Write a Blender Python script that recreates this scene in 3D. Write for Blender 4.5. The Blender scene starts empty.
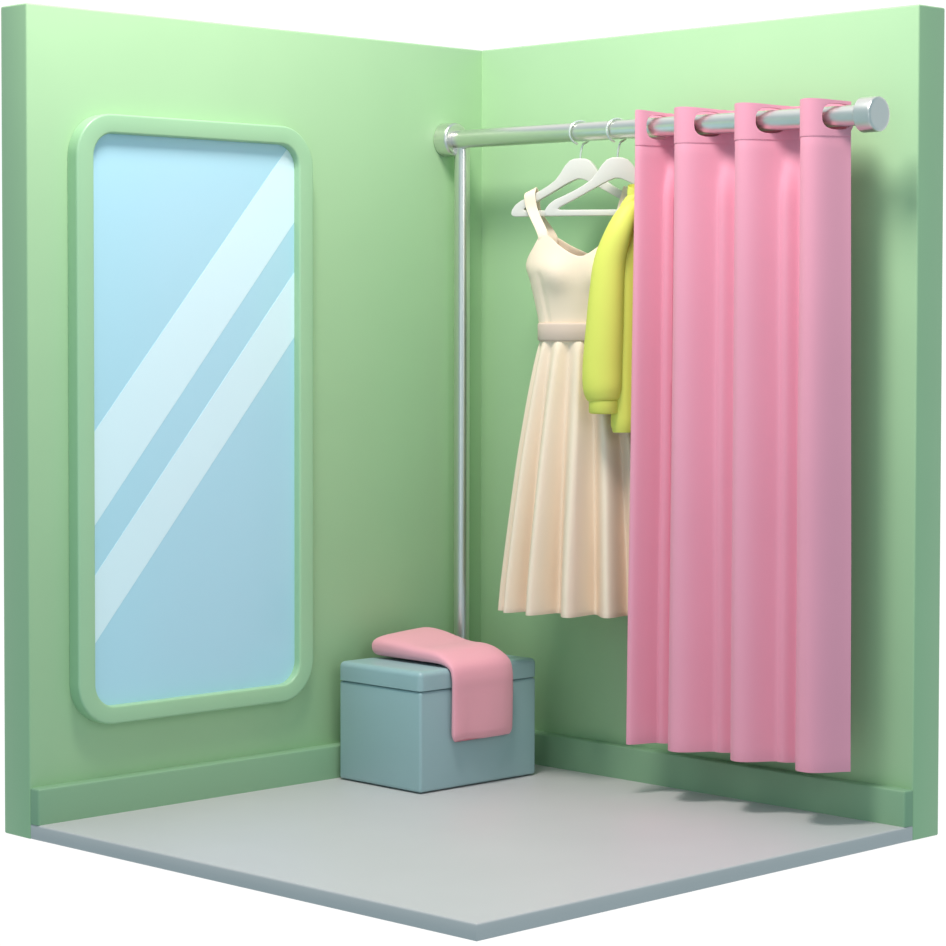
import bpy, bmesh, math, random
from mathutils import Vector, Matrix, noise
from math import sin, cos, pi, radians, sqrt

scene = bpy.context.scene
COL = scene.collection

# ------------------------------------------------------------------ camera
cam_data = bpy.data.cameras.new('camera')
cam = bpy.data.objects.new('camera', cam_data)
COL.objects.link(cam)
YAW, PITCH, ROLL = 0.79802, -0.03605, 0.00169
cam_data.sensor_width = 36.0
cam_data.lens = 2601.267 / 946 * 36.0
cam_data.shift_y = -54.707 / 946
cam_data.shift_x = 0.0
cam_data.clip_end = 200
fw = Vector((-sin(YAW) * cos(PITCH), cos(YAW) * cos(PITCH), sin(PITCH)))
rt = Vector((cos(YAW), sin(YAW), 0))
up = rt.cross(fw)
r2 = rt * cos(ROLL) + up * sin(ROLL)
u2 = -rt * sin(ROLL) + up * cos(ROLL)
m = Matrix((r2, u2, -fw)).transposed().to_4x4()
m.translation = Vector((6.62192, -6.4981, 1.53321))
cam.matrix_world = m
scene.camera = cam

# ------------------------------------------------------------------ world: white studio backdrop behind the room, dimmer towards the front
world = bpy.data.worlds.new('studio')
scene.world = world
world.use_nodes = True
nt = world.node_tree
nt.nodes.clear()
out = nt.nodes.new('ShaderNodeOutputWorld')
bg = nt.nodes.new('ShaderNodeBackground')
tc = nt.nodes.new('ShaderNodeTexCoord')
dot = nt.nodes.new('ShaderNodeVectorMath'); dot.operation = 'DOT_PRODUCT'
dot.inputs[1].default_value = (-0.7071, 0.7071, 0.0)
ramp = nt.nodes.new('ShaderNodeValToRGB')
mr = nt.nodes.new('ShaderNodeMapRange')
mr.inputs['From Min'].default_value = -1; mr.inputs['From Max'].default_value = 1
AMB = (0.355, 0.49, 0.54, 1)
ramp.color_ramp.elements[0].position = 0.52; ramp.color_ramp.elements[0].color = AMB
ramp.color_ramp.elements[1].position = 0.80; ramp.color_ramp.elements[1].color = (1.0, 1.0, 1.0, 1)
nt.links.new(tc.outputs['Generated'], dot.inputs[0])
nt.links.new(dot.outputs['Value'], mr.inputs['Value'])
nt.links.new(mr.outputs['Result'], ramp.inputs['Fac'])
nt.links.new(ramp.outputs['Color'], bg.inputs['Color'])
bg.inputs['Strength'].default_value = 1.05
nt.links.new(bg.outputs['Background'], out.inputs['Surface'])

# ------------------------------------------------------------------ lights
def area(name, loc, target, size, power, color=(1, 1, 1), tall=None):
    ld = bpy.data.lights.new(name, "AREA")
    ld.shape = 'RECTANGLE' if tall else 'DISK'; ld.size = size
    if tall: ld.size_y = tall
    ld.energy = power; ld.color = color
    o = bpy.data.objects.new(name, ld); COL.objects.link(o)
    o.location = loc
    o.rotation_euler = (Vector(target) - Vector(loc)).to_track_quat('-Z', 'Y').to_euler()
    return o
area('overhead_softbox', (1.45, -2.0, 4.8), (0.4, -0.4, 1.0), 1.2, 155, (1.0, 0.955, 0.915))
area('front_highlight_fill', (3.4, -5.6, 1.6), (0.5, -0.5, 1.3), 0.9, 11, (1.0, 0.99, 0.98), tall=2.8)  # unseen strip, added to put a highlight on the upright post
area('side_fill_light', (6.6, -3.0, 3.2), (0.2, -0.8, 1.2), 2.0, 42, (1.0, 0.98, 0.95))  # unseen fill, added to brighten the left wall

scene.view_settings.view_transform = 'Standard'
scene.view_settings.look = 'None'
scene.view_settings.exposure = 0.0
scene.view_settings.gamma = 1.0
scene.view_settings.use_curve_mapping = False

# ------------------------------------------------------------------ materials
def material(name, rgb, rough=0.5, metallic=0.0, spec=0.5, vary=0.03, scale=3.0, bump=0.0, bump_scale=200.0, coat=0.0, sheen=0.0, sss=0.0):
    mt = bpy.data.materials.new(name)
    mt.use_nodes = True
    t = mt.node_tree
    b = t.nodes['Principled BSDF']
    b.inputs['Roughness'].default_value = rough
    b.inputs['Metallic'].default_value = metallic
    b.inputs['Specular IOR Level'].default_value = spec
    b.inputs['Coat Weight'].default_value = coat
    if sheen:
        b.inputs['Sheen Weight'].default_value = sheen
        b.inputs['Sheen Roughness'].default_value = 0.5
    if sss:
        b.inputs['Subsurface Weight'].default_value = sss
        b.inputs['Subsurface Radius'].default_value = (1, .6, .5)
        b.inputs['Subsurface Scale'].default_value = 0.02
    c = t.nodes.new('ShaderNodeTexCoord')
    n = t.nodes.new('ShaderNodeTexNoise'); n.inputs['Scale'].default_value = scale
    mx = t.nodes.new('ShaderNodeMix'); mx.data_type = 'RGBA'
    mx.inputs[6].default_value = (*[v * (1 - vary) for v in rgb], 1)
    mx.inputs[7].default_value = (*[min(1, v * (1 + vary)) for v in rgb], 1)
    t.links.new(c.outputs['Object'], n.inputs['Vector'])
    t.links.new(n.outputs['Fac'], mx.inputs[0])
    t.links.new(mx.outputs[2], b.inputs['Base Color'])
    if bump:
        n2 = t.nodes.new('ShaderNodeTexNoise'); n2.inputs['Scale'].default_value = bump_scale
        bp = t.nodes.new('ShaderNodeBump'); bp.inputs['Strength'].default_value = bump; bp.inputs['Distance'].default_value = 0.002
        t.links.new(c.outputs['Object'], n2.inputs['Vector'])
        t.links.new(n2.outputs['Fac'], bp.inputs['Height'])
        t.links.new(bp.outputs['Normal'], b.inputs['Normal'])
    return mt

M = {
    'wall':    material('green_wall_paint', (0.385, 0.59, 0.335), 0.5, spec=0.35),
    'trim':    material('green_skirting_paint', (0.24, 0.405, 0.245), 0.5, spec=0.35),
    'frame':   material('green_frame_paint', (0.37, 0.60, 0.36), 0.35, spec=0.5),
    'floor':   material('pale_grey_floor', (0.525, 0.513, 0.512), 0.42, spec=0.5),
    'glass':   material('pale_blue_mirror_glass', (0.46, 0.74, 0.86), 0.16, spec=0.5, vary=0.01),
    'stripe':  material('painted_reflection_stripe', (0.73, 0.92, 0.98), 0.22, spec=0.5, vary=0.01),  # pale colour stands in for a reflection on the mirror
    'steel':   material('brushed_steel', (0.76, 0.745, 0.71), 0.30, metallic=0.95, vary=0.02),
    'hanger':  material('off_white_plastic', (0.68, 0.655, 0.605), 0.42),
    'wire':    material('hook_wire', (0.72, 0.78, 0.72), 0.25, metallic=0.6),
    'pink':    material('pink_curtain_fabric', (0.82, 0.34, 0.45), 0.6, spec=0.2, sheen=0.05),
    'band':    material('pink_curtain_header', (0.815, 0.335, 0.445), 0.6, spec=0.2, sheen=0.05),
    'towel':   material('rose_towel_cloth', (0.86, 0.38, 0.45), 0.6, spec=0.3, sheen=0.2),
    'cream':   material('cream_dress_cloth', (0.89, 0.72, 0.565), 0.55, spec=0.3),
    'belt':    material('beige_belt_cloth', (0.65, 0.50, 0.42), 0.55, spec=0.3),
    'lime':    material('lime_jacket_cloth', (0.72, 0.73, 0.13), 0.55, spec=0.3),
    'box':     material('grey_blue_box', (0.32, 0.465, 0.485), 0.36, spec=0.5),
}

# ------------------------------------------------------------------ helpers
def finish(bm, name, mat, parent=None, smooth=True, angle=35):
    bmesh.ops.recalc_face_normals(bm, faces=bm.faces)
    me = bpy.data.meshes.new(name)
    bm.to_mesh(me); bm.free()
    me.materials.append(mat)
    if smooth:
        me.polygons.foreach_set('use_smooth', [True] * len(me.polygons))
        me.set_sharp_from_angle(angle=radians(angle))
    o = bpy.data.objects.new(name, me)
    COL.objects.link(o)
    if parent:
        o.parent = parent
        o.matrix_parent_inverse = Matrix.Translation(parent.location).inverted()
    return o

def thing(name, label, cat, loc, group=None):
    o = bpy.data.objects.new(name, None)
    o.empty_display_size = 0.1
    o.location = loc
    COL.objects.link(o)
    tag(o, label, cat, group)
    return o

def tag(o, label, cat, group=None):
    o['label'] = label; o['category'] = cat
    if group: o['group'] = group
    return o

def box_bm(lo, hi, bev=0.0, seg=3, keep=None):
    bm = bmesh.new()
    bmesh.ops.create_cube(bm, size=1)
    lo, hi = Vector(lo), Vector(hi)
    for v in bm.verts:
        v.co = Vector([(lo[i] + hi[i]) / 2 + v.co[i] * (hi[i] - lo[i]) for i in range(3)])
    if bev:
        es = [e for e in bm.edges if keep is None or keep((e.verts[0].co + e.verts[1].co) / 2)]
        bmesh.ops.bevel(bm, geom=es, offset=bev, segments=seg, profile=0.5, affect='EDGES')
    return bm

def structure(o, label=None, cat=None):
    o['kind'] = 'structure'
    if label: o['label'] = label
    if cat: o['category'] = cat
    return o

def loft(rings, close_ends=(True, True), closed=True):
    """rings: list of lists of Vector, same count"""
    bm = bmesh.new()
    vs = [[bm.verts.new(p) for p in r] for r in rings]
    n = len(rings[0])
    for a, b in zip(vs[:-1], vs[1:]):
        for i in range(n if closed else n - 1):
            j = (i + 1) % n
            bm.faces.new((a[i], a[j], b[j], b[i]))
    if close_ends[0]: bm.faces.new(vs[0][::-1])
    if close_ends[1]: bm.faces.new(vs[-1])
    return bm

def cyl_between(p0, p1, prof, n=112):
    """lathe: prof = list of (t along axis in metres, radius)"""
    p0, p1 = Vector(p0), Vector(p1)
    ax = (p1 - p0).normalized()
    a = ax.orthogonal().normalized(); b = ax.cross(a)
    rings = [[p0 + ax * t + (a * cos(2 * pi * i / n) + b * sin(2 * pi * i / n)) * r for i in range(n)] for t, r in prof]
    return loft(rings)

def tube(points, radius, n=16, caps=True):
    """sweep a circle along points; radius number or list"""
    pts = [Vector(p) for p in points]
    rings = []
    nrm = None
    for i, p in enumerate(pts):
        t = (pts[min(i + 1, len(pts) - 1)] - pts[max(i - 1, 0)]).normalized()
        if nrm is None:
            nrm = t.orthogonal().normalized()
        nrm = (nrm - t * nrm.dot(t)).normalized()
        b = t.cross(nrm)
        r = radius[i] if isinstance(radius, (list, tuple)) else radius
        rings.append([p + (nrm * cos(2 * pi * k / n) + b * sin(2 * pi * k / n)) * r for k in range(n)])
    return loft(rings, (caps, caps))

def spline(keys, t):
    """Catmull-Rom through keys [(param, value...)] sorted by param; clamped"""
    if t <= keys[0][0]: return list(keys[0][1:])
    if t >= keys[-1][0]: return list(keys[-1][1:])
    for i in range(len(keys) - 1):
        if keys[i][0] <= t <= keys[i + 1][0]: break
    k1, k2 = keys[i], keys[i + 1]
    k0 = keys[i - 1] if i > 0 else None
    k3 = keys[i + 2] if i + 2 < len(keys) else None
    h = k2[0] - k1[0]; s = (t - k1[0]) / h
    res = []
    for c in range(1, len(k1)):
        m1 = (k2[c] - k0[c]) / (k2[0] - k0[0]) if k0 else (k2[c] - k1[c]) / h
        m2 = (k3[c] - k1[c]) / (k3[0] - k1[0]) if k3 else (k2[c] - k1[c]) / h
        res.append((2*s**3 - 3*s**2 + 1) * k1[c] + (s**3 - 2*s**2 + s) * h * m1 + (-2*s**3 + 3*s**2) * k2[c] + (s**3 - s**2) * h * m2)
    return res

def modify(o, solid=None, offset=0.0, bevel=None, seg=2, subsurf=0):
    if solid:
        md = o.modifiers.new('thickness', 'SOLIDIFY'); md.thickness = solid; md.offset = offset
    if bevel:
        md = o.modifiers.new('soft_edge', 'BEVEL'); md.width = bevel; md.segments = seg; md.limit_method = 'ANGLE'; md.angle_limit = radians(50)
    if subsurf:
        md = o.modifiers.new('smooth', 'SUBSURF'); md.levels = subsurf; md.render_levels = subsurf

# ------------------------------------------------------------------ setting
L1, L2, H, T, FT = 1.933, 1.891, 2.5, 0.134, 0.0474
FX, FY = 1.8988, -1.8765
BH, BD = 0.1112, 0.0412
not_inner = lambda c: not (c.x > -T + 1e-3 and c.y > -1e-3 and c.x <= 1e-3)
ob = finish(box_bm((-T - .004, -L1 - .003, -FT), (0, T, H + .006), 0.006, 3), 'wall_left', M['wall'])
structure(ob, 'pale green side wall behind the blue mirror', 'wall')
ob = finish(box_bm((0, 0, -FT), (L2 + .001, T, H + .006), 0.006, 3, keep=lambda c: c.x > 0.01), 'wall_right', M['wall'])
structure(ob, 'pale green back wall behind the clothes rail and curtain', 'wall')
# floor slab
bm = bmesh.new()
q = [(0, 0), (0, -L1), (FX, FY), (L2, 0)]
top = [bm.verts.new((x, y, 0)) for x, y in q]; bot = [bm.verts.new((x, y, -FT)) for x, y in q]
bm.faces.new(top); bm.faces.new(bot[::-1])
for i in range(4):
    j = (i + 1) % 4
    bm.faces.new((top[i], bot[i], bot[j], top[j]))
es = [e for e in bm.edges if (e.verts[0].co + e.verts[1].co).length > 1.0 and not all(abs(v.co.x) < 1e-3 for v in e.verts) and not all(abs(v.co.y) < 1e-3 for v in e.verts)
      and not (abs(e.verts[0].co.x - e.verts[1].co.x) < 1e-4 and abs(e.verts[0].co.y - e.verts[1].co.y) < 1e-4 and e.verts[0].co.x < 1)
      and not (abs(e.verts[0].co.x - e.verts[1].co.x) < 1e-4 and abs(e.verts[0].co.y) < 1e-3)]
bmesh.ops.bevel(bm, geom=es, offset=0.006, segments=3, profile=0.5, affect='EDGES')
ob = finish(bm, 'floor', M['floor']); structure(ob, 'light grey floor slab with a thick front edge', 'floor')
# baseboards
ob = finish(box_bm((0, -L1, 0), (BD, 0, BH), 0.007, 3, keep=lambda c: c.y < -0.5 and c.x > 0.001 and c.z > 0.001), 'baseboard_left', M['trim'])
structure(ob, 'green baseboard under the mirror', 'baseboard')
ob = finish(box_bm((BD, -BD, 0), (L2, 0, BH), 0.007, 3, keep=lambda c: c.x > 0.5 and c.y < -0.001 and c.z > 0.001), 'baseboard_right', M['trim'])
structure(ob, 'green baseboard behind the curtain', 'baseboard')

# ------------------------------------------------------------------ mirror
def rrect(y0, y1, z0, z1, r, n=14):
    pts = []
    for (cy, cz, a0) in ((y1 - r, z1 - r, 0), (y0 + r, z1 - r, pi / 2), (y0 + r, z0 + r, pi), (y1 - r, z0 + r, 1.5 * pi)):
        for k in range(n + 1):
            a = a0 + (pi / 2) * k / n
            pts.append((cy + r * cos(a), cz + r * sin(a)))
    return pts
my0, my1, mz0, mz1, md = -1.787, -0.831, 0.2835, 2.184, 0.0505
iy0, iy1, iz0, iz1 = my0 + 0.065, my1 - 0.061, mz0 + 0.056, mz1 - 0.060
mirror = thing('wall_mirror', 'tall blue mirror in a rounded green frame on the left wall', 'mirror', (0, (my0 + my1) / 2, mz0))
def inset_ring(d_out, x, which):
    if which == 'o': return [Vector((x, y, z)) for y, z in rrect(my0 + d_out, my1 - d_out, mz0 + d_out, mz1 - d_out, 0.135 - d_out)]
    return [Vector((x, y, z)) for y, z in rrect(iy0 - d_out, iy1 + d_out, iz0 - d_out, iz1 + d_out, 0.075 + d_out)]
rings = [inset_ring(0, 0.001, 'o')]
bv = 0.007
for k in range(5):
    a = pi / 2 * k / 4
    rings.append(inset_ring(bv * (1 - cos(a)), md - bv + bv * sin(a), 'o'))
for k in range(5):
    a = pi / 2 * k / 4
    rings.append(inset_ring(bv * (1 - sin(a)), md - bv + bv * cos(a), 'i'))
rings.append(inset_ring(0, 0.001, 'i'))
rings.append(rings[0])
bm = loft(rings, (False, False)); bmesh.ops.remove_doubles(bm, verts=bm.verts, dist=1e-6)
finish(bm, 'frame', M['frame'], mirror, angle=50)
GX = 0.022
pg = rrect(iy0 - 0.0005, iy1 + 0.0005, iz0 - 0.0005, iz1 + 0.0005, 0.0752)
bm = loft([[Vector((0.002, y, z)) for y, z in pg], [Vector((GX, y, z)) for y, z in pg]])
glass = finish(bm, 'mirror_glass', M['glass'], mirror, smooth=False)
def clip(poly, f):
    o = []
    for i in range(len(poly)):
        a, b = poly[i], poly[(i + 1) % len(poly)]
        fa, fb = f(a), f(b)
        if fa >= 0: o.append(a)
        if (fa >= 0) != (fb >= 0):
            s = fa / (fa - fb)
            o.append((a[0] + (b[0] - a[0]) * s, a[1] + (b[1] - a[1]) * s))
    return o
def stripe(upper, lower):  # thin raised film that imitates a diagonal reflection on the glass
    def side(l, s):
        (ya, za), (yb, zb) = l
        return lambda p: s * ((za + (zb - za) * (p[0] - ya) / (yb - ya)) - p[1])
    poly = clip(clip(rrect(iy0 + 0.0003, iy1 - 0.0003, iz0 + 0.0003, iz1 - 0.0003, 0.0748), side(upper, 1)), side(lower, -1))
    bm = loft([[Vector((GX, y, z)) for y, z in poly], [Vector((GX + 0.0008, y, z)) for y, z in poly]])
    return finish(bm, 'painted_shine_stripe', M['stripe'], mirror, smooth=False)
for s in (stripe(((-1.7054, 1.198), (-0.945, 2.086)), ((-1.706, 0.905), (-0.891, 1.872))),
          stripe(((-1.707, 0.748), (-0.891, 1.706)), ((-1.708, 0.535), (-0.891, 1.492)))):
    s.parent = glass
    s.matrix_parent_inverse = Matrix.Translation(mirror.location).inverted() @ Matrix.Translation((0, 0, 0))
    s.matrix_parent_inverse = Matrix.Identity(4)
    s['label'] = 'pale diagonal reflection painted across the mirror glass'

# ------------------------------------------------------------------ clothes rail
RY = -0.180
def rz(x): return 2.179 - 0.0077 * x
rail = thing('clothes_rail', 'silver metal clothes rail with one upright post in the corner', 'clothes rail', (0.0655, -0.160, 0))
finish(cyl_between((0.058, RY, rz(.058)), (1.82, RY, rz(1.82)), [(0, 0.0315), (1.760, 0.0315)]), 'rail_tube', M['steel'], rail)
finish(cyl_between((0.001, RY, rz(0)), (0.06, RY, rz(0.06)), [(0, 0.056), (0.002, 0.058), (0.004, 0.058), (0.048, 0.058), (0.050, 0.058), (0.0555, 0.0565), (0.059, 0.053), (0.060, 0.050), (0.060, 0.044)]), 'wall_flange', M['steel'], rail)
finish(cyl_between((1.817, RY, rz(1.817)), (1.882, RY, rz(1.882)), [(0, 0.046), (0.002, 0.050), (0.006, 0.0535), (0.009, 0.0535), (0.056, 0.0535), (0.060, 0.0532), (0.0635, 0.0515), (0.065, 0.0485), (0.065, 0.043)]), 'end_cap', M['steel'], rail)
finish(cyl_between((0.0655, -0.1600, 0.0), (0.0655, -0.1600, 2.165), [(0, 0.0275), (2.165, 0.0275)]), 'upright_post', M['steel'], rail)

# ------------------------------------------------------------------ curtain
XK = [(0, 0.958), (0.25, 0.985), (0.5, 1.028), (0.75, 1.090), (1, 1.152), (1.25, 1.212), (1.5, 1.274), (1.75, 1.340), (2, 1.402), (2.25, 1.464), (2.5, 1.530), (2.75, 1.598), (3, 1.662), (3.25, 1.722), (3.5, 1.782)]
PH0, PH1 = -0.02, 3.35
def curtain_xy(ph, down):
    """down: 0 at the top, 1 at the hem"""
    x = spline(XK, max(ph, 0))[0] + min(ph, 0) * 0.1
    amp = 0.061 + 0.006 * down
    w = cos(2 * pi * ph)
    w = w * (1 + 0.12 * (1 - w * w))           # rounder folds
    y = RY - 0.004 - amp * w
    fr = (ph % 1.0) - 0.5
    k = min(1.0, down / 0.09); k = k * k * (3 - 2 * k)
    if ph > 3: k = 0
    y -= 0.034 * k * math.exp(-((fr + 0.06) / 0.095) ** 2)      # small secondary ridge between two folds
    if ph > 3: x += 0.012 * down
    if ph < 0.5: x += 0.008 * (1 - down)
    x -= 0.016 * down * max(0, 1 - ph / 1.5)       # left edge drifts out towards the hem
    x -= 0.004 * down * (1 if ph > 1 else max(ph, 0)) * max(0, 1 - (ph - 1) / 2.4 if ph > 1 else 1)
    return x, y
ZT, ZS, ZB = 0.054, -0.060, 0.168      # top and seam relative to the rail, hem height
curtain = thing('curtain', 'pink grommet curtain hanging from the clothes rail', 'curtain', (1.37, RY, 0.17))
NPH = 220
NZ = 44
bm = bmesh.new()
grid = []
for k in range(NZ + 1):
    t = k / NZ
    row = []
    for i in range(NPH + 1):
        ph = PH0 + (PH1 - PH0) * i / NPH
        x, y = curtain_xy(ph, t)
        z = (rz(x) + ZS + 0.004) * (1 - t) + ZB * t
        nb = noise.noise(Vector((ph * 1.7, 0, z * 1.3))) * 0.006 * min(1, t * 2)
        row.append(bm.verts.new((x, y + nb, z)))
    grid.append(row)
for k in range(NZ):
    for i in range(NPH):
        bm.faces.new((grid[k][i], grid[k][i + 1], grid[k + 1][i + 1], grid[k + 1][i]))
o = finish(bm, 'drape', M['pink'], curtain, angle=80); modify(o, solid=0.0145, bevel=0.006, seg=3)
# header band with openings for the rail
cuts = [PH0, 0.5, 1.0, 1.5, 2.0, 2.5, 3.0, PH1]
bm = bmesh.new()
NR, NSX, NSZ = 6, 16, 12
for c in range(len(cuts) - 1):
    a, b = cuts[c], cuts[c + 1]
    pc = round((c * 0.5 + 0.25) * 4) / 4
    # hole half width in phase: where |y-RY| < R
    R = 0.040
    if c == len(cuts) - 2: pass
    wL = wR = 0.16
    outer, inner = [], []
    def pt(ph, dz): return (ph, dz)
    per = [(a + (b - a) * k / NSX, ZT) for k in range(NSX)] + [(b, ZT + (ZS - ZT) * k / NSZ) for k in range(NSZ)] + \
          [(b + (a - b) * k / NSX, ZS) for k in range(NSX)] + [(a, ZS + (ZT - ZS) * k / NSZ) for k in range(NSZ)]
    rows = []
    for (ph, dz) in per:
        # superelliptic opening sampled in the matching direction
        ux = (ph - (a + b) / 2) / ((b - a) / 2); uz = (dz - (ZT + ZS) / 2) / ((ZT - ZS) / 2)
        ang = math.atan2(uz, ux)
        e = 0.8
        hx = math.copysign(abs(cos(ang)) ** e, cos(ang)); hz = math.copysign(abs(sin(ang)) ** e, sin(ang))
        ip = (pc + 0.004 + hx * 0.108, hz * 0.0405)
        rows.append([(ph + (ip[0] - ph) * s, dz + (ip[1] - dz) * s) for s in [k / NR for k in range(NR + 1)]])
    vs = []
    for r in rows:
        vr = []
        for (ph, dz) in r:
            x, y = curtain_xy(ph, 0)
            vr.append(bm.verts.new((x, y, rz(x) + dz - 0.011 * max(0, dz - 0.034) / 0.02 * (1 - cos(2 * pi * ph)) / 2)))
        vs.append(vr)
    n = len(vs)
    for i in range(n):
        j = (i + 1) % n
        for k in range(NR):
            bm.faces.new((vs[i][k], vs[j][k], vs[j][k + 1], vs[i][k + 1]))
bmesh.ops.remove_doubles(bm, verts=bm.verts, dist=1e-5)
for n in range(4):                                  # the back ply that closes each fold into a pocket round the rail
    xa = curtain_xy(n - 0.30, 0)[0] if n else curtain_xy(0, 0)[0] - 0.045
    xb = curtain_xy(n + (0.34 if n < 3 else 0.27), 0)[0]
    rows = []
    for k in range(13):
        x = xa + (xb - xa) * k / 12
        y = RY + 0.050 + 0.006 * sin(pi * k / 12)
        rows.append([bm.verts.new((x, y, rz(x) + dz)) for dz in (0.047, 0.02, -0.01, -0.035, -0.056)])
    for p, q in zip(rows[:-1], rows[1:]):
        for k in range(4): bm.faces.new((p[k], q[k], q[k + 1], p[k + 1]))
o = finish(bm, 'header_band', M['band'], curtain, angle=80); modify(o, solid=0.018, bevel=0.0085, seg=4)

# ------------------------------------------------------------------ hangers
def hanger(x0, d, label, apex_z):
    z_r = rz(x0)
    th = thing('clothes_hanger', label, 'hanger', (x0, RY, apex_z - 0.19), 'white hangers on the rail')
    d = Vector((d[0], d[1], 0)).normalized()
    org = Vector((x0, RY, apex_z))
    half_o = [(0, 0), (-.018, -.001), (-.034, -.007), (-.050, -.023), (-.066, -.048), (-.084, -.071), (-.110, -.090), (-.140, -.107), (-.175, -.124), (-.206, -.138), (-.225, -.152), (-.237, -.168), (-.240, -.180), (-.237, -.188), (-.228, -.191), (-.17, -.191), (-.10, -.191), (-.04, -.191), (0, -.191)]
    half_i = [(0, -.068), (-.010, -.069), (-.020, -.073), (-.032, -.078), (-.050, -.087), (-.068, -.097), (-.090, -.109), (-.115, -.123), (-.145, -.139), (-.170, -.152), (-.186, -.160), (-.193, -.165), (-.194, -.168), (-.192, -.170), (-.186, -.171), (-.14, -.171), (-.09, -.171), (-.04, -.171), (0, -.171)]
    full_o = half_o + [(-x, z) for x, z in half_o[-2:0:-1]]
    full_i = half_i + [(-x, z) for x, z in half_i[-2:0:-1]]
    bm = bmesh.new()
    P = lambda p: org - d * (-p[0]) + Vector((0, 0, p[1]))
    vo = [bm.verts.new(org + (-d) * (-p[0]) + Vector((0, 0, p[1]))) for p in full_o]
    vi = [bm.verts.new(org + (-d) * (-p[0]) + Vector((0, 0, p[1]))) for p in full_i]
    n = len(vo)
    for i in range(n):
        j = (i + 1) % n
        bm.faces.new((vo[i], vo[j], vi[j], vi[i]))
    o = finish(bm, 'hanger_body', M['hanger'], th, angle=60); modify(o, solid=0.026, bevel=0.006, seg=3)
    pts = []
    cz = z_r - 0.0025
    for k in range(0, 33):
        a = radians(-215 + 305 * (1 - k / 32.0)) if False else radians(-75 + 330 * k / 32.0)
        pts.append(Vector((x0 + 0.014 * cos(a), RY + 0.0385 * cos(a), cz + 0.0385 * sin(a))))
    # ring starts at the lower left, goes over the rail and ends at the bottom; stem continues into the hanger
    pts = pts[::-1]
    last = pts[-1]
    for k in range(1, 9):
        s = k / 8
        pts.append(Vector((last.x * (1 - s) + x0 * s, last.y * (1 - s) + RY * s - 0.004 * sin(pi * s), last.z * (1 - s) + (apex_z - 0.004) * s)))
    finish(tube(pts, 0.0036, 12), 'hook', M['wire'], th)
    return th
D1 = Vector((-0.90, -0.436, 0)).normalized()
D2 = Vector((-0.80, -0.60, 0)).normalized()
AZ = 2.086
hanger(0.652, D1, 'white clothes hanger on the left with the cream dress on it', AZ)
hanger(0.820, D2, 'white clothes hanger next to the curtain with the lime jacket on it', AZ - 0.004)

# ------------------------------------------------------------------ dress
DC = Vector((0.698, RY - .010, 0))
U = -D1                      # towards the right of the picture / the wall
N = Vector((0.436, -0.90, 0)).normalized()   # towards the viewer
dress = thing('dress', 'cream sleeveless dress with a belt and pleated long skirt', 'dress', (DC.x, DC.y, 0.565))
# bodice
bk = [(1.50, .164, .066), (1.56, .173, .070), (1.62, .186, .080), (1.68, .200, .090), (1.735, .214, .090), (1.79, .190, .080), (1.83, .160, .070)]
def top_z(u, front):
    u = abs(u)
    if front: ks = [(0, 1.759), (.05, 1.760), (.19, 1.772), (.39, 1.798), (.58, 1.828), (.66, 1.832), (.74, 1.828), (.86, 1.786), (.95, 1.757), (1.0, 1.737)]
    else: ks = [(0, 1.765), (.05, 1.766), (.39, 1.798), (.58, 1.822), (.66, 1.828), (.74, 1.822), (.86, 1.782), (1.0, 1.737)]
    return spline(ks, u)[0]
rings = []
NB, KB = 128, 30
for k in range(KB + 1):
    ring = []
    for i in range(NB):
        a = 2 * pi * i / NB
        cu, sn = cos(a), sin(a)
        zt = top_z(cu, sn > 0)
        z = 1.50 + (zt - 1.50) * k / KB
        w, dd = spline(bk, z)
        if z > 1.735: w = 0.213 - 0.08 * (z - 1.735)
        bust = 0.020 * math.exp(-((abs(cu) - 0.45) / 0.28) ** 2) * math.exp(-((z - 1.70) / 0.055) ** 2) * (1 if sn > 0 else 0)
        lat = cu * w * (0.83 if cu > 0 else 1)
        dep = math.copysign(abs(sn) ** 0.85, sn) * dd + bust
        if sn > 0: dep -= 0.004 * math.exp(-((cu + 0.72) / 0.05) ** 2) * (1 if z < 1.7 else 0)
        ring.append(DC + U * lat + N * dep + Vector((0, 0, z)))
    rings.append(ring)
o = finish(loft(rings, (False, False)), 'bodice', M['cream'], dress, angle=80); modify(o, solid=0.006, offset=-1, bevel=0.0022)
# belt
rings = []
for (w, dd, z) in ((.158, .066, 1.479), (.170, .078, 1.480), (.1725, .0805, 1.484), (.1725, .0805, 1.533), (.170, .078, 1.538), (.158, .066, 1.539)):
    rings.append([DC + U * (cos(2 * pi * i / 96) * w * (0.90 if cos(2 * pi * i / 96) > 0 else 1)) + N * (math.copysign(abs(sin(2 * pi * i / 96)) ** .85, sin(2 * pi * i / 96)) * dd) + Vector((0, 0, z)) for i in range(96)])
finish(loft(rings), 'belt', M['belt'], dress, angle=60)
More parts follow.
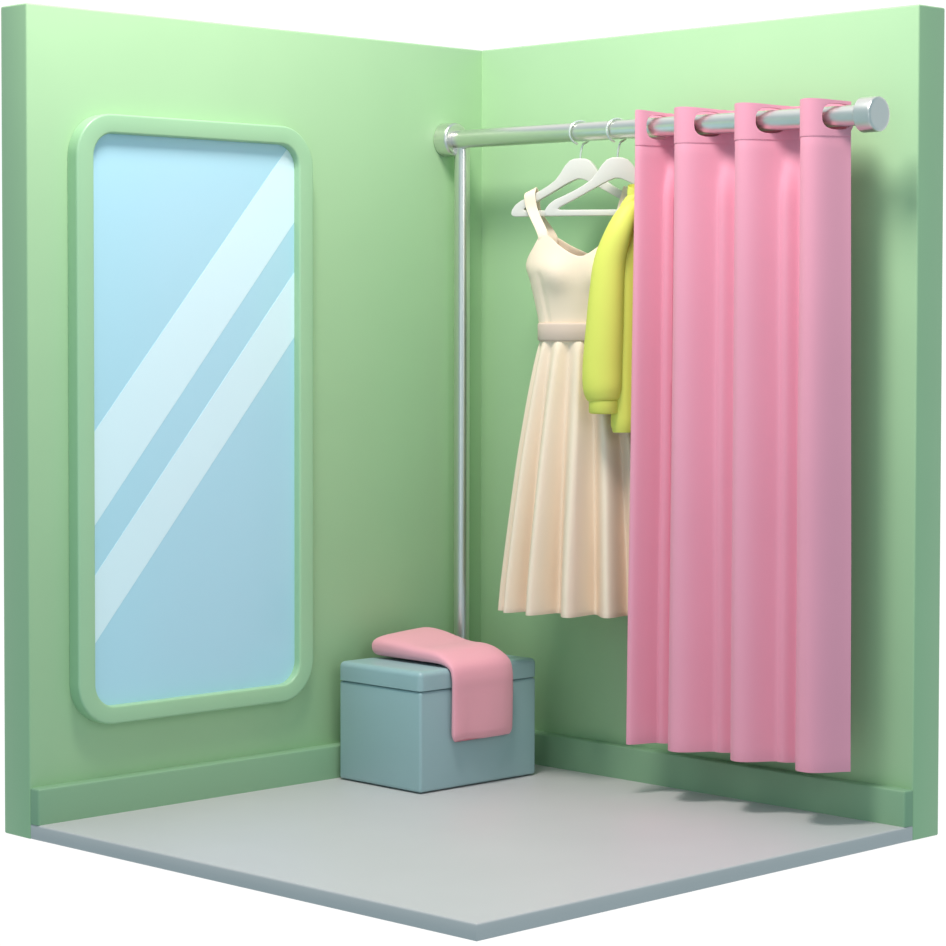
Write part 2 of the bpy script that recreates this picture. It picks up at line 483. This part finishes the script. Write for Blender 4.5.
# skirt
sk = [(0, .164, .072), (.10, .185, .078), (.25, .210, .084), (.45, .238, .092), (.70, .266, .100), (.88, .284, .104), (1.0, .294, .106)]
rings = []
NS, KS = 420, 56
for k in range(KS + 1):
    t = k / KS
    w, dd = spline(sk, t)
    ring = []
    amp = 0.020 + 0.072 * min(1, t * 1.1) ** 0.8
    if t < 0.03: amp *= 0.4 + 20 * t
    for i in range(NS):
        a = 2 * pi * i / NS
        ph = 6.5 * a + 0.75 + 0.5 * sin(2 * a + .4) + 0.22 * sin(3 * a + 1.0) + 0.12 * sin(t * 3 + a)
        f = 1 + amp * 2.7 * ((0.5 - 0.5 * cos(2 * ph)) ** 0.85 - 0.55)
        # the depth direction carries bigger folds than the width
        lat = cos(a) * w * (1 + (f - 1) * 0.45) * (0.78 if cos(a) > 0 else 1)
        sn = sin(a)
        dep = math.copysign(abs(sn) ** 0.9, sn) * dd * (1 + (f - 1) * (4.8 if sn > 0 else 1.6)) * (1 - 0.35 * max(0, cos(a)))
        z = 1.481 + (0.572 - 1.481) * t + 0.006 * (f - 1) / 0.1 * t * 0
        ring.append(DC + U * lat + N * dep + Vector((0, 0, z)))
    rings.append(ring)
o = finish(loft(rings, (False, False)), 'skirt', M['cream'], dress, angle=80); modify(o, solid=0.006, offset=-1, bevel=0.002)
# straps
def ribbon(pts, wdir, width, name, mat, parent, thick=0.005):
    bm = bmesh.new()
    rows = []
    for i, (p, w) in enumerate(zip(pts, width)):
        wd = wdir[i] if isinstance(wdir, list) else wdir
        rows.append([bm.verts.new(Vector(p) + wd * (w * s)) for s in (-.5, -.25, 0, .25, .5)])
    for a, b in zip(rows[:-1], rows[1:]):
        for k in range(4): bm.faces.new((a[k], a[k + 1], b[k + 1], b[k]))
    o = finish(bm, name, mat, parent, angle=80); modify(o, solid=thick, bevel=0.0018)
    return o
for sgn in (-1, 1):
    base = DC + U * (sgn * 0.140)
    ctop = Vector((0.652, RY, 0)) + U * (sgn * 0.170)
    zc = 1.976
    keys = [(0, *(base + N * 0.046 + Vector((0, 0, 1.80)))), (1, *(base + N * 0.050 + Vector((0, 0, 1.83)))),
            (3, *(ctop + U * (-sgn * .012) + N * 0.030 + Vector((0, 0, zc - 0.06)))), (4, *(ctop + N * 0.0225 + Vector((0, 0, zc - 0.012)))),
            (4.5, *(ctop + N * 0.010 + Vector((0, 0, zc + 0.004)))), (5, *(ctop - N * 0.010 + Vector((0, 0, zc + 0.004)))), (5.5, *(ctop - N * 0.0225 + Vector((0, 0, zc - 0.012)))),
            (6.5, *(ctop + U * (-sgn * .004) - N * 0.030 + Vector((0, 0, zc - 0.06)))), (8.5, *(base + U * (sgn * .004) - N * 0.050 + Vector((0, 0, 1.83)))), (9.5, *(base + U * (sgn * .004) - N * 0.054 + Vector((0, 0, 1.795))))]
    pts = [Vector(spline(keys, 9.5 * i / 60)) for i in range(61)]
    # the band lies along the slope of the hanger arm where it passes over it
    wd = []
    for i in range(61):
        s = 9.5 * i / 60
        tilt = max(0, 1 - abs(s - 4.75) / 1.2) * 0.50
        wd.append((U * cos(tilt) + Vector((0, 0, 1)) * (-sgn * sin(tilt))).normalized())
    width = [0.040 for i in range(61)]
    ribbon(pts, wd, width, 'shoulder_strap', M['cream'], dress)

# ------------------------------------------------------------------ jacket
JC = Vector((0.922, -0.158, 0))
JU = Vector((0.10, 0.18, 0)).normalized()
JN = Vector((0.18, -0.10, 0)).normalized()
jacket = thing('jacket', 'lime yellow long sleeved jacket, half hidden behind the pink curtain', 'jacket', (JC.x, JC.y, 1.17))
jb = [(1.182, .106, .030), (1.19, .112, .036), (1.25, .112, .037), (1.5, .110, .037), (1.75, .106, .036), (1.83, .102, .035), (1.88, .096, .033), (1.92, .084, .030), (1.945, .068, .028), (1.955, .058, .027)]
rings = []
for k in range(41):
    t = k / 40
    z = 1.182 + (1.955 - 1.182) * (1 - (1 - t) ** 1.3)
    w, dd = spline(jb, z)
    rings.append([JC + JU * (math.copysign(abs(cos(a)) ** .7, cos(a)) * w) + JN * (math.copysign(abs(sin(a)) ** .7, sin(a)) * dd) + Vector((0, 0, z)) for a in [2 * pi * i / 64 for i in range(64)]])
finish(loft(rings), 'jacket_body', M['lime'], jacket, angle=60)
# collar: a standing ring
rings = []
for (w, dd, z) in ((.060, .029, 1.940), (.061, .030, 1.965), (.058, .028, 1.985), (.055, .025, 1.975), (.053, .023, 1.975), (.053, .022, 1.950)):
    rings.append([JC + JU * (cos(a) * w) + JN * (sin(a) * dd) + Vector((0, 0, z + 0.010 * -sin(a))) for a in [2 * pi * i / 48 for i in range(48)]])
finish(loft(rings, (False, False)), 'collar', M['lime'], jacket, angle=60)
def sleeve(keys, cuff, n=36):
    pts = [Vector(spline([(i, *k[:3]) for i, k in enumerate(keys)], (len(keys) - 1) * j / n)) for j in range(n + 1)]
    rr = [spline([(i, k[3]) for i, k in enumerate(keys)], (len(keys) - 1) * j / n)[0] for j in range(n + 1)]
    s = finish(tube(pts, rr, 40), 'sleeve', M['lime'], jacket, angle=60)
    c0, zt, zb, r = cuff
    rings = []
    for (rad, z) in ((r - .008, zt), (r, zt - .004), (r, zb + .006), (r - .003, zb + .002), (r - .008, zb), (r - .014, zb + .002), (r - .014, zt - .02)):
        rings.append([Vector((c0[0] + rad * cos(a), c0[1] + rad * sin(a), z)) for a in [2 * pi * i / 40 for i in range(40)]])
    c = finish(loft(rings), 'cuff', M['lime'], jacket, angle=50)
    c.parent = s; c.matrix_parent_inverse = Matrix.Identity(4)
    return s
SX, SY = 0.848, -0.278
sleeve([(.918, -.185, 1.918, .028), (.904, -.218, 1.890, .038), (.892, -.250, 1.832, .044), (.869, -.268, 1.740, .052), (.862, -.275, 1.64, .057), (.856, SY, 1.52, .062), (SX, SY, 1.40, .066), (SX, SY, 1.33, .065), (SX + .003, SY, 1.295, .056), (SX + .004, SY, 1.284, .047)], ((SX + .004, SY), 1.290, 1.243, .048))
sleeve([(.955, -.110, 1.880, .026), (.975, -.078, 1.860, .032), (.975, -.066, 1.80, .036), (.975, -.062, 1.60, .037), (.975, -.061, 1.40, .038), (.975, -.061, 1.33, .037), (.975, -.061, 1.295, .034), (.975, -.061, 1.284, .030)], ((.975, -.061), 1.290, 1.243, .032))

# ------------------------------------------------------------------ storage box
bx0, bx1, by0, by1 = 0.062, 0.466, -0.733, -0.190
sbox = thing('storage_box', 'grey blue lidded storage box on the floor in the corner', 'storage box', ((bx0 + bx1) / 2, (by0 + by1) / 2, 0))
finish(box_bm((bx0 + .002, by0 + .002, 0.004), (bx1 - .002, by1 - .002, 0.3345), 0.010, 5), 'box_body', M['box'], sbox, angle=50)
finish(box_bm((bx0 + .014, by0 + .014, 0.320), (bx1 - .014, by1 - .014, 0.350), 0), 'lid_seam', M['box'], sbox)
finish(box_bm((bx0 + .03, by0 + .03, 0.0), (bx1 - .03, by1 - .03, 0.010), 0), 'base_plinth', M['box'], sbox)
finish(box_bm((bx0 - .001, by0 - .001, 0.3375), (bx1 + .001, by1 + .001, 0.401), 0.019, 6, keep=lambda c: c.z > 0.35), 'lid', M['box'], sbox, angle=50)

# ------------------------------------------------------------------ towel
TZ = 0.405
path = []
keys = [(0, .084, TZ + .030, .028), (1, .110, TZ + .034, .0325), (2, .19, TZ + .0325, .031), (3, .29, TZ + .027, .0255), (4, .375, TZ + .0225, .0205), (4.6, .430, TZ + .0165, .0175), (5.2, 0.474, TZ - .002, .0172), (5.7, .487, TZ - .035, .0165),
        (6.4, .4885, TZ - .08, .0165), (7.4, .488, TZ - .14, .0170), (8.4, .487, TZ - .212, .0170), (8.9, .487, TZ - .245, .0150)]
NPt = 80
samples = [spline(keys, 8.9 * i / NPt) for i in range(NPt + 1)]
ty0, ty1 = -0.607, -0.333
rings = []
for i, (px, pz, hh) in enumerate(samples):
    a = samples[max(i - 1, 0)]; b = samples[min(i + 1, NPt)]
    t = Vector((b[0] - a[0], 0, b[1] - a[1])).normalized()
    nn = Vector((-t.z, 0, t.x))
    if nn.z < 0 and nn.x < 0: nn = -nn
    # rounding of the two ends
    e0 = min(1, i / 5); e1 = min(1, (NPt - i) / 4)
    e = sqrt(max(0.02, 1 - (1 - min(e0, e1)) ** 2))
    hy = (ty1 - ty0) / 2 - 0.012 * (1 - e)
    cy = (ty0 + ty1) / 2
    ring = []
    for k in range(64):
        an = 2 * pi * k / 64
        cy_ = math.copysign(abs(cos(an)) ** .28, cos(an)); sn_ = math.copysign(abs(sin(an)) ** .75, sin(an))
        yy = cy + hy * cy_
        bulge = 0.0
        if sn_ > 0:
            bulge = 0.006 * noise.noise(Vector((px * 5 + 3, yy * 6, pz * 5))) + 0.005 * sin((yy - ty0) * 18 + px * 9) * (0.4 + 0.6 * (i / NPt))
            fy = (yy - ty0) / (ty1 - ty0)
            bulge += 0.026 * fy * math.exp(-((i / NPt - 0.12) / 0.20) ** 2)
            if i > 0.5 * NPt: bulge -= 0.007 * math.exp(-((fy - 0.30 - 0.45 * (1 - i / NPt)) / 0.13) ** 2)
            bulge += 0.010 * math.exp(-((i / NPt - 0.47) / 0.08) ** 2)
            bulge *= sn_
        ring.append(Vector((px, yy, pz)) + nn * (hh * e * sn_ + bulge))
    rings.append(ring)
o = finish(loft(rings), 'towel', M['towel'], None, angle=80)
tag(o, 'folded pink towel draped over the front of the grey blue box', 'towel')
